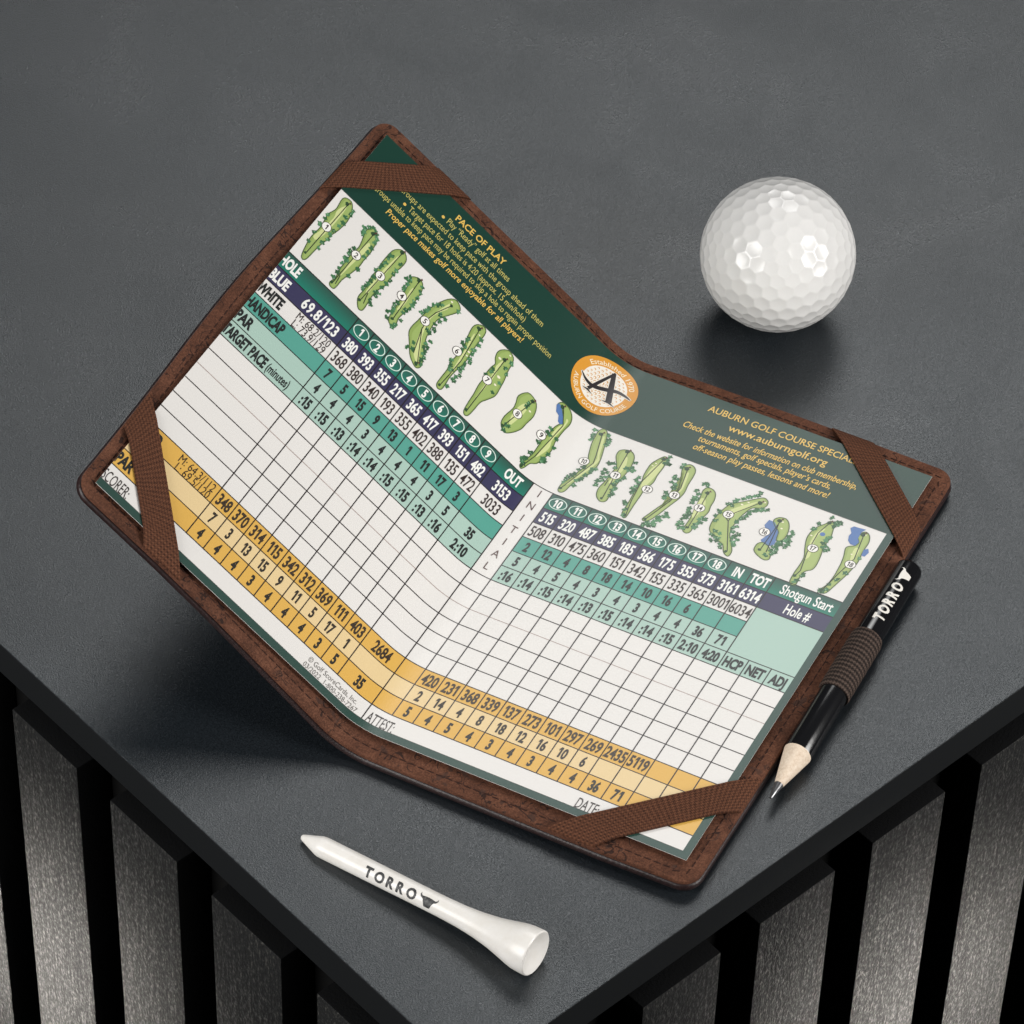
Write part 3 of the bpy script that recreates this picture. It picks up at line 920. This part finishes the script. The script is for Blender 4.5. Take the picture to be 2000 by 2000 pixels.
 11: ([[(77.7,-20.8),(77.8,-22.8),(79.3,-23.8),(81.0,-23.7),(82.4,-22.1),(83.1,-18.9),(83.1,-16.1),(82.9,-13.7),(82.7,-10.8),(82.6,-8.8),(82.8,-6.9),(83.0,-4.3),(82.1,-3.3),(80.9,-3.6),(79.6,-5.2),(79.1,-7.7),(79.5,-10.7),(79.6,-13.9),(79.6,-17.0),(78.6,-18.9)]],[(80.3,-20.6),(80.8,-21.3),(81.8,-18.2),(81.7,-15.0),(81.1,-10.7),(80.4,-11.1),(80.7,-16.0)],[[(81.6,-4.8),(80.0,-23.6)],[(80.1,-9.0),(80.0,-11.3)]],(80.9,-13.8),[(77.2,-16.9),(78.0,-17.0),(78.5,-17.6),(79.5,-16.2),(77.6,-14.4),(78.6,-14.1),(77.8,-12.9),(78.7,-12.2),(77.8,-11.3),(78.5,-10.5),(77.8,-9.7),(78.0,-8.3),(79.6,-12.7),(83.4,-18.3),(84.1,-17.5),(83.2,-17.0),(82.5,-17.8),(83.4,-13.9),(83.0,-13.0),(82.1,-12.1),(82.1,-10.5),(83.0,-9.8),(82.6,-8.8),(82.7,-7.7),(83.6,-7.0),(82.7,-6.5),(83.5,-20.5)],[],[],[]),
 12: ([[(88.7,-25.5),(89.6,-26.4),(90.6,-24.9),(90.8,-22.2),(90.7,-19.0),(90.9,-16.0),(90.1,-12.4),(90.1,-9.7),(90.1,-6.5),(90.2,-3.5),(90.2,-1.2),(89.5,-0.8),(88.6,-2.3),(88.5,-5.3),(88.2,-9.1),(87.9,-12.4),(88.0,-15.2),(87.5,-17.3),(87.3,-19.9),(87.4,-22.4)]],[(89.4,-23.5),(90.5,-22.9),(90.3,-17.6),(89.4,-12.8),(88.5,-13.5),(88.2,-16.9),(88.1,-20.4)],[[(89.8,-2.1),(88.8,-7.4),(88.0,-14.5),(89.7,-25.6)]],(90.6,-13.1),[(90.5,-26.8),(90.7,-25.8),(90.9,-24.3),(91.7,-24.3),(90.3,-24.4),(86.7,-16.1),(86.7,-14.9),(87.4,-14.1),(87.2,-12.8),(86.9,-11.9),(87.5,-10.6),(87.6,-9.9),(87.8,-11.2),(87.4,-6.3),(87.9,-5.4),(88.6,-3.8),(89.1,-1.8)],[(88.0,-21.7,0.26),(88.4,-22.9,0.26)],[],[]),
 13: ([[(95.3,-25.4),(96.3,-26.7),(97.7,-26.6),(98.9,-25.3),(99.3,-22.8),(99.4,-19.7),(99.8,-16.7),(99.5,-13.9),(98.7,-11.1),(97.9,-8.3),(97.1,-5.5),(96.1,-3.1),(94.9,-2.2),(94.3,-2.9),(95.0,-5.2),(95.9,-8.0),(96.9,-10.9),(97.7,-13.7),(97.8,-16.8),(96.8,-20.6),(95.8,-23.2)]],[(97.2,-23.6),(97.8,-23.5),(98.7,-18.9),(98.8,-16.6),(98.1,-16.2),(97.9,-18.9),(97.4,-21.7)],[[(95.2,-3.4),(97.9,-12.2),(98.2,-17.8),(96.7,-25.3)]],(97.9,-14.5),[(95.0,-26.0),(95.4,-25.0),(95.0,-20.9),(95.3,-19.8),(95.3,-18.6),(96.2,-18.4),(96.3,-17.2),(95.9,-20.2),(95.4,-14.4),(96.3,-13.7),(95.9,-12.3),(96.1,-13.2),(96.6,-16.6),(99.0,-7.4),(99.4,-6.8),(98.5,-5.9),(97.8,-5.2),(98.5,-4.4),(97.4,-3.8),(97.4,-2.6),(96.2,-2.4),(97.2,-1.4),(95.8,-1.4),(97.9,-2.1),(95.4,-0.8)],[],[],[]),
 14: ([[(103.8,-19.7),(104.4,-21.2),(106.0,-21.2),(107.3,-20.0),(108.0,-17.6),(108.1,-15.3),(108.5,-13.2),(108.2,-11.1),(107.6,-8.9),(107.4,-6.5),(107.4,-4.3),(106.5,-3.4),(105.3,-4.2),(105.3,-6.5),(105.2,-9.5),(104.8,-12.4),(104.5,-15.3),(104.1,-17.9)]],[(104.5,-16.5),(105.4,-17.0),(106.2,-16.3),(106.7,-14.2),(106.2,-9.6),(105.4,-9.6),(105.0,-10.9)],[[(106.2,-5.8),(106.0,-11.1),(105.4,-19.7)]],(105.8,-13.4),[(103.1,-22.2),(104.1,-22.4),(103.9,-21.7),(102.5,-18.7),(103.3,-17.8),(102.9,-16.4),(102.9,-15.3),(103.6,-16.0),(103.1,-14.2),(103.3,-12.2),(103.8,-11.1),(103.5,-10.1),(104.2,-9.3),(103.4,-9.3),(103.5,-7.8),(104.2,-8.2),(103.5,-6.3),(103.5,-5.1),(104.4,-6.0),(104.6,-4.5),(105.4,-5.0),(103.9,-4.2),(108.0,-10.3),(107.7,-9.3),(108.4,-8.5),(107.6,-7.7),(107.2,-6.3),(107.8,-6.3),(104.4,-10.6),(108.6,-10.2)],[],[],[]),
 15: ([[(111.5,-16.0),(112.3,-18.3),(113.9,-20.0),(115.8,-21.8),(117.7,-23.6),(119.2,-24.8),(120.7,-24.0),(121.0,-22.2),(120.0,-20.9),(118.0,-19.9),(117.1,-17.4),(116.6,-14.9),(116.4,-12.0),(116.8,-8.8),(118.3,-6.2),(119.9,-3.5),(120.1,-1.4),(119.5,-1.0),(118.2,-1.9),(116.9,-4.2),(115.2,-4.9),(113.1,-6.0),(111.5,-7.5),(110.9,-9.9),(110.9,-12.2),(111.2,-14.3)]],[(118.3,-22.7),(115.4,-19.6),(113.5,-17.0),(112.7,-15.1),(114.5,-15.3),(115.9,-17.6),(117.6,-20.8)],[[(118.9,-2.7),(114.5,-12.6),(114.7,-16.1),(119.3,-22.9)],[(114.5,-12.6),(112.4,-14.1)]],(113.5,-14.8),[(117.9,-25.9),(117.3,-24.9),(116.9,-24.0),(116.1,-23.3),(115.2,-23.0),(114.6,-21.9),(113.4,-20.5),(112.9,-19.9),(112.1,-18.7),(112.9,-18.3),(111.9,-18.1),(110.7,-14.8),(111.5,-14.4),(121.8,-21.1),(120.8,-20.9),(120.1,-20.2),(119.2,-19.7),(118.5,-18.9),(117.9,-17.9),(117.7,-16.6),(117.6,-15.7),(117.1,-15.1),(116.8,-13.4),(117.2,-12.0),(116.8,-11.1),(117.2,-9.7),(118.9,-9.5),(118.5,-8.6),(119.3,-7.4),(118.2,-7.6),(119.3,-5.9),(119.8,-5.4),(118.6,-6.3),(110.8,-12.9),(112.9,-7.5),(112.9,-6.3),(114.0,-5.7),(113.4,-4.2),(114.8,-4.6),(114.6,-7.2),(114.8,-5.8),(116.4,-4.0),(116.7,-3.0),(111.3,-11.2)],[(115.1,-19.8,0.34),(116.3,-21.3,0.31),(120.1,-23.3,0.31)],[],[]),
 16: ([[(124.9,-18.5),(125.7,-20.1),(127.5,-20.5),(129.0,-19.2),(130.0,-16.6),(130.2,-14.0),(129.5,-12.1),(128.5,-12.4),(127.7,-15.4),(126.0,-16.8)],[(124.7,-6.9),(124.8,-8.9),(126.0,-9.9),(128.0,-9.0),(129.3,-7.0),(129.8,-5.1),(128.8,-4.3),(127.1,-4.7),(125.4,-5.7)]],[],[[(126.3,-7.4),(126.6,-19.4)],[(128.0,-7.1),(126.7,-17.5)]],(124.6,-13.5),[(130.8,-16.7),(131.7,-16.0),(131.0,-15.2),(131.0,-14.1),(131.8,-13.4),(131.6,-12.1),(131.6,-11.0),(129.8,-11.9),(129.2,-11.6),(129.2,-10.4),(129.8,-9.6),(128.8,-9.5),(129.8,-8.1),(130.3,-8.0),(129.0,-8.4),(129.4,-7.1),(130.4,-13.0),(128.3,-6.1),(130.3,-11.4)],[(127.2,-19.0,0.36),(128.0,-16.7,0.31)],[[(123.8,-18.1),(125.4,-18.0),(128.0,-15.2),(128.8,-10.6),(127.6,-9.2),(125.4,-9.9),(124.9,-10.4),(125.7,-12.8),(123.5,-15.8)]],[]),
 17: ([[(137.4,-23.7),(138.2,-25.3),(139.3,-24.8),(140.2,-22.2),(140.7,-19.3),(140.5,-16.2),(141.1,-12.7),(141.5,-9.5),(141.3,-7.1),(140.0,-5.7),(139.5,-3.9),(139.7,-1.3),(139.6,0.2),(138.6,0.4),(137.8,-0.7),(137.6,-4.0),(137.7,-6.7),(137.5,-10.0),(136.3,-13.2),(135.3,-16.5),(135.3,-19.5),(136.1,-21.9)]],[(138.1,-22.2),(136.7,-19.9),(136.6,-17.2),(136.8,-15.0),(137.7,-10.9),(138.0,-9.5),(138.7,-11.0),(137.8,-14.7),(137.4,-18.4),(138.0,-20.6)],[[(138.3,-3.2),(138.7,-5.3),(137.5,-11.9),(137.1,-19.7),(138.4,-24.9)]],(138.2,-14.0),[(138.3,-26.6),(139.6,-25.3),(140.3,-26.1),(140.4,-24.6),(139.9,-23.9),(140.9,-25.4),(136.1,-23.0),(135.6,-20.5),(140.6,-19.7),(140.1,-19.0),(140.0,-17.9),(139.9,-17.0),(141.0,-16.4),(141.8,-15.7),(141.2,-14.7),(140.4,-15.4),(139.7,-3.6),(139.2,-1.8),(139.0,-1.0),(139.8,-4.4)],[(135.9,-18.1,0.31)],[],[(138.3,-19.9,0.72)]),
 18: ([[(146.8,-23.4),(147.1,-25.1),(148.1,-26.0),(149.4,-25.1),(150.2,-22.9),(150.2,-20.6),(150.3,-18.0),(150.6,-15.1),(150.3,-12.3),(149.9,-9.5),(149.2,-6.4),(148.5,-3.4),(147.9,-1.2),(146.9,-0.5),(146.0,-1.4),(146.8,-3.7),(147.2,-6.9),(147.1,-9.9),(146.9,-12.7),(146.4,-15.5),(145.7,-18.2),(146.5,-19.4),(147.5,-20.1),(147.9,-21.7)]],[(147.8,-18.9),(148.5,-19.7),(149.3,-18.6),(149.2,-14.7),(148.9,-13.5),(148.2,-15.7)],[[(146.6,-1.7),(148.0,-9.6),(149.3,-15.6),(147.9,-25.1)]],(149.2,-13.3),[(146.6,-1.3),(145.8,-1.6),(147.5,-2.1),(148.1,-6.6),(149.5,-10.0),(146.1,-0.6),(147.3,-4.3),(150.4,-16.6)],[(148.3,-24.8,0.36),(148.0,-16.8,0.26)],[[(143.8,-25.4),(144.4,-26.4),(145.7,-26.5),(147.7,-26.8),(147.0,-25.4),(147.1,-22.8),(147.9,-21.7),(147.5,-20.1),(146.2,-20.0),(145.1,-21.0),(144.6,-22.6),(144.8,-23.8)],[(150.1,-19.8),(151.0,-20.7),(151.7,-19.5),(151.3,-17.6),(150.4,-17.6)]],[]),
}

for num, (bodies, fair, lines, circ, trees, bunk, water, wc) in HOLES.items():
    h = Ink()
    rg = random.Random(num * 13)
    gcol = (142, 164, 90) if num < 10 else (152, 170, 100)
    if num == 16:
        for b in water:
            h.poly(b, (92, 122, 172), 0.045)
    for b in bodies:
        q = crom(b, 3, True)
        h.poly(q, gcol, 0.03)
        h.line(q, 0.26, (74, 94, 56), 0.05, True)
        # a paler inner strip and a darker mown rim, as the artwork shows
        cu = sum(p[0] for p in q) / len(q)
        h.poly([(p[0] * 0.86 + cu * 0.14 + 0.15, p[1]) for p in inset(q, 0.35)], tuple(min(255, c + 12) for c in gcol), 0.035)
    if fair:
        h.poly(crom(fair, 3, True), (204, 212, 148), 0.055)
    if num != 16:
        for b in water:
            h.poly(b, (84, 118, 172), 0.058)
    for a, b, r in wc:
        h.ellipse(a, b, r, r, (84, 118, 172), 0.058, 14)
    for a, b in trees:
        for rep in range(2):
            rr_ = (0.74, 0.48)[rep] * rg.uniform(0.8, 1.2)
            a2, b2 = a + rg.uniform(-0.25, 0.25) * (1 + rep), b + rg.uniform(-0.25, 0.25) * (1 + rep)
            n = 9
            ph = rg.uniform(0, 6)
            blob = [(a2 + rr_ * (0.62 if i % 2 else 1.12) * rg.uniform(0.85, 1.15) * math.cos(ph + 6.283 * i / n), b2 + rr_ * (0.62 if i % 2 else 1.12) * rg.uniform(0.85, 1.15) * math.sin(ph + 6.283 * i / n)) for i in range(n)]
            h.poly(blob, rg.choice([(58, 104, 68), (68, 116, 78), (52, 92, 60), (84, 134, 94)]), 0.062 + 0.004 * rg.random())
        if rg.random() < 0.45:
            h.ellipse(a + rg.uniform(-0.2, 0.2), b + rg.uniform(-0.2, 0.2), 0.16, 0.16, (150, 190, 150), 0.068, 8)
    for a, b, r in bunk:
        h.ellipse(a, b, r * 1.1, r * 0.8, (236, 230, 204), 0.07, 10)
    for ln in lines:
        h.line(ln, 0.24, (38, 46, 38), 0.074)
    g = lines[0][-1]
    s0 = lines[0][0]
    for (a, b), r in ((g, 0.85), (s0, 0.6)):
        n = 9
        h.poly([(a - 0.2 + r * rg.uniform(0.55, 1) * math.cos(6.283 * i / n), b + 0.35 + r * rg.uniform(0.6, 1) * math.sin(6.283 * i / n)) for i in range(n)], (46, 76, 48), 0.072)
    h.poly([(g[0], g[1]), (g[0] + 0.15, g[1] - 0.9), (g[0] + 0.75, g[1] - 0.45)], (88, 52, 46), 0.08)
    h.ellipse(circ[0], circ[1], 1.52, 1.52, (58, 52, 48), 0.082, 26)
    h.ellipse(circ[0], circ[1], 1.34, 1.34, (240, 238, 232), 0.088, 26)
    h.text(str(num), circ[1] + 0.85, 1.7, (40, 30, 30), uc=circ[0], xs=0.92 if num < 10 else 0.74, bold=0.02, w=0.096)
    h.build('hole_map', card)
_p, _t, _x = [], [], 0.0
for ch in 'TORRO':                                # spaced lettering of the tee and pencil
    p, t, wd_ = raw_glyphs(ch, 0.045)
    _t += [tuple(i + len(_p) for i in f) for f in t]
    _p += [(a * 0.78 + _x, b) for a, b in p]
    _x += wd_ * 0.78 + 0.24
TG = (_p, _t, _x - 0.24)
bpy.data.objects.remove(_fo)

# ------------------------------------------------------------------ golf ball
BC = Vector((237.22286, 141.62947, 21.3))
tmp = bmesh.new()
bmesh.ops.create_icosphere(tmp, subdivisions=1, radius=1)
tmp.verts.ensure_lookup_table()
cents = {}
NF = 6
for f in tmp.faces:
    a, b, c = [v.co for v in f.verts]
    for i in range(NF + 1):
        for j in range(NF + 1 - i):
            p = (a * i + b * j + c * (NF - i - j)).normalized()
            cents[tuple(round(x, 4) for x in p)] = p
tmp.free()
kd = kdtree.KDTree(len(cents))
for i, p in enumerate(cents.values()):
    kd.insert(p, i)
kd.balance()
bm = bmesh.new()
bmesh.ops.create_icosphere(bm, subdivisions=7, radius=1)
rotb = Matrix.Rotation(0.9, 3, 'X') @ Matrix.Rotation(0.5, 3, 'Y') @ Matrix.Rotation(1.9, 3, 'Z')
for v in bm.verts:
    n = v.co.normalized()
    d = kd.find_n(n, 2)
    x = d[0][2] / 0.1
    r1 = d[1][2] / 0.1
    edge = max(0.0, min(1.0, (r1 - x) / 0.22))
    dep = 0.30 * max(0.0, 1 - (x / 1.12) ** 2) * (edge * edge * (3 - 2 * edge)) ** 0.5
    v.co = (BC + (rotb @ n) * (21.35 - dep)) * MM
ball = link('golf_ball', bm, BALL, None, 180)
ball['label'] = 'glossy white dimpled golf ball standing behind the scorecard holder'
ball['category'] = 'golf ball'


# ------------------------------------------------------------------ turned things: tee and pencil
def axes(a, b):
    t = (b - a).normalized()
    view = (Vector(CAMP) - (a + b) / 2)
    n = (view - t * view.dot(t)).normalized()     # side facing the viewpoint
    return t, n, t.cross(n)


def lathe(bm, a, t, n, s, prof, seg=48, cap0=True, cap1=True):
    rings = []
    for x, r in prof:
        rings.append([bm.verts.new((a + t * x + n * r * math.cos(6.283185 * i / seg) + s * r * math.sin(6.283185 * i / seg)) * MM) for i in range(seg)])
    for r0, r1 in zip(rings, rings[1:]):
        for i in range(seg):
            bm.faces.new((r0[i], r0[(i + 1) % seg], r1[(i + 1) % seg], r1[i]))
    if cap0:
        bm.faces.new(rings[0])
    if cap1:
        bm.faces.new(rings[-1])


BULL = [(-0.52, 1.0), (-0.49, 0.84), (-0.40, 0.76), (-0.22, 0.80), (0, 0.82), (0.22, 0.80), (0.40, 0.76), (0.49, 0.84), (0.52, 1.0), (0.55, 0.82), (0.47, 0.64), (0.34, 0.56), (0.29, 0.45), (0.20, 0.12), (0.17, 0.0), (-0.17, 0.0), (-0.20, 0.12), (-0.29, 0.45), (-0.34, 0.56), (-0.47, 0.64), (-0.55, 0.82)]


def wrap_word(name, mat, parent, a, t, n, s, s0, s1, b0, b1, cap, rad, turn, sgn, gl):
    """TORRO and a bull's head printed round a rod, from s0 to s1 along it; turn = angle of the middle of the letters"""
    bm = bmesh.new()
    pts, faces, wd = gl

    for f in faces:
        bm.faces.new([bm.verts.new((s0 + (s1 - s0) * pts[i][0] / wd, pts[i][1], 0)) for i in f])
    f = bm.faces.new([bm.verts.new(((b0 + b1) / 2 + (b1 - b0) * x, -0.12 + y * 1.2, 0)) for x, y in BULL])
    bmesh.ops.triangulate(bm, faces=[f], ngon_method='EAR_CLIP')
    for i in range(-6, 36):                        # enough cross cuts for the print to hug the rod
        bmesh.ops.bisect_plane(bm, geom=bm.verts[:] + bm.edges[:] + bm.faces[:], dist=1e-7, plane_co=(0, i / 26, 0), plane_no=(0, 1, 0))
    for v in bm.verts:
        x, y = v.co.x, v.co.y
        ang = turn + sgn * (y - 0.5) * cap / rad(x)
        r = rad(x) + 0.04
        v.co = (a + t * x + n * r * math.cos(ang) + s * r * math.sin(ang)) * MM
    return link(name, bm, mat, parent)


TA, TB = Vector((16.57, 81.22, 1.25)), Vector((33.04, 13.97, 6.0))
tee = thing('golf_tee', 'white wooden golf tee with black lettering lying near the table corner', 'golf tee', ((TA.x + TB.x) / 2, (TA.y + TB.y) / 2, 0))
t, n, s = axes(TA, TB)
TL = (TB - TA).length
prof = [(0.0, 0.25), (0.25, 0.65), (0.9, 0.95), (5.6, 2.55), (6.3, 2.66), (7.2, 2.70), (20, 2.68), (34, 2.64), (42, 2.66), (48, 2.85), (53, 3.3), (57.5, 4.0), (61, 4.8), (63.6, 5.45), (65.0, 5.72), (66.2, 5.85), (TL - 0.7, 5.92), (TL - 0.25, 5.86), (TL - 0.02, 5.6), (TL - 0.1, 5.2), (TL - 0.7, 3.8), (TL - 1.15, 2.0), (TL - 1.3, 0.3)]


def tee_r(x):
    for (x0, r0), (x1, r1) in zip(prof, prof[1:]):
        if x0 <= x <= x1:
            return r0 + (r1 - r0) * (x - x0) / (x1 - x0)
    return 2.6


bm = bmesh.new()
fine = []
for (x0, r0), (x1, r1) in zip(prof, prof[1:]):
    fine.append((x0, r0))
    if 42 <= x0 < 65:
        fine.append(((x0 + x1) / 2, (r0 + r1) / 2 - 0.012))
fine.append(prof[-1])
lathe(bm, TA, t, n, s, fine, 64)
link('tee_body', bm, TEE, tee, 35)
wrap_word('lettering', INK, tee, TA, t, n, s, 20.6, 35.8, 36.9, 41.6, 2.7, tee_r, 0.15, -1, TG)

PA, PB = Vector((110.353, 13.026, 4.4)), Vector((192.542, 45.362, 4.4))
pen = thing('golf_pencil', 'short black pencil with white lettering held in the loop beside the holder', 'pencil', ((PA.x + PB.x) / 2, (PA.y + PB.y) / 2, 4.4 - 3.7))
t, n, s = axes(PA, PB)
PL = (PB - PA).length
PR = 3.7
bm = bmesh.new()
lathe(bm, PA, t, n, s, [(16.2, PR - 0.15), (16.5, PR), (PL - 1.3, PR), (PL - 0.5, PR - 0.22), (PL - 0.1, PR - 0.75), (PL, PR - 1.4)], 64)
link('barrel', bm, LACQ, pen, 40)
bm = bmesh.new()
lathe(bm, PA, t, n, s, [(4.9, 1.16), (5.0, 1.2), (10, 2.32), (16.3, 3.66)], 64)
for v in bm.verts:           # the sharpener's wavy edge
    pass
link('sharpened_wood', bm, WOOD, pen, 40)
bm = bmesh.new()
lathe(bm, PA, t, n, s, [(0.0, 0.28), (0.15, 0.36), (2.5, 0.78), (5.4, 1.26), (5.6, 1.0)], 40)
link('graphite_lead', bm, GRAPH, pen, 40)
wrap_word('lettering', FOIL, pen, PA, t, n, s, 64.6, 78.8, 79.9, 84.3, 3.0, lambda x: PR, -0.1, -1, TG)

# elastic pencil loop sewn to the holder's rim
bm = bmesh.new()
uvl = bm.loops.layers.uv.new('UVMap')
down = Vector((0, 0, -1))
side = t.cross(Vector((0, 0, 1)))
if side.dot(SV) < 0:
    side = -side
upv = Vector((0, 0, 1))
S0, S1 = 38.6, 60.2
ri, ro = PR + 0.06, PR + 0.62
sec = []
NS = 40
for i in range(NS + 1):
    a = math.radians(205 - 310 * i / NS)
    sec.append((math.cos(a), math.sin(a)))
nl = 22


def loop_pt(x, i, r):
    c, d = sec[i]
    return PA + t * x + side * (r * c) + upv * (r * d)


def flare(j):
    x = j / nl
    return 0.05 * math.sin(x * 40)


gi = [[bm.verts.new(loop_pt(S0 + (S1 - S0) * j / nl, i, ri) * MM) for i in range(NS + 1)] for j in range(nl + 1)]
go = [[bm.verts.new(loop_pt(S0 + (S1 - S0) * j / nl, i, ro + flare(j) - (0.2 if j in (0, nl) else 0)) * MM) for i in range(NS + 1)] for j in range(nl + 1)]


def lf(vs, uvs):
    f = bm.faces.new(vs)
    for lp, w in zip(f.loops, uvs):
        lp[uvl].uv = w


UVp = lambda j, i: ((S1 - S0) * j / nl, ro * math.radians(310) * i / NS)
for j in range(nl):
    for i in range(NS):
        ids = [(j, i), (j + 1, i), (j + 1, i + 1), (j, i + 1)]
        lf([go[x][y] for x, y in ids], [UVp(*q) for q in ids])
        lf([gi[x][y] for x, y in reversed(ids)], [UVp(*q) for q in reversed(ids)])
for j in (0, nl):
    for i in range(NS):
        lf([gi[j][i], gi[j][i + 1], go[j][i + 1], go[j][i]], [UVp(j, i), UVp(j, i + 1), UVp(j, i + 1), UVp(j, i)])
for i in (0, NS):
    for j in range(nl):
        lf([gi[j][i], gi[j + 1][i], go[j + 1][i], go[j][i]], [UVp(j, i), UVp(j + 1, i), UVp(j + 1, i), UVp(j, i)])
# the flat tail that runs in between lining and cover
for za, zb in ((0.35, -0.2),):
    q = []
    for x in (S0 + 0.3, S1 - 0.3):
        for dd in (-3.3, -8.5):
            for zz in (-0.2, -0.75):
                q.append(bm.verts.new((PA + t * x + side * dd + upv * zz) * MM))
    for ids in ((0, 1, 3, 2), (4, 6, 7, 5), (0, 4, 5, 1), (2, 3, 7, 6), (0, 2, 6, 4), (1, 5, 7, 3)):
        lf([q[i] for i in ids], [(0, 0), (20, 0), (20, 5), (0, 5)])
link('pencil_loop', bm, LOOPM, holder, 50)
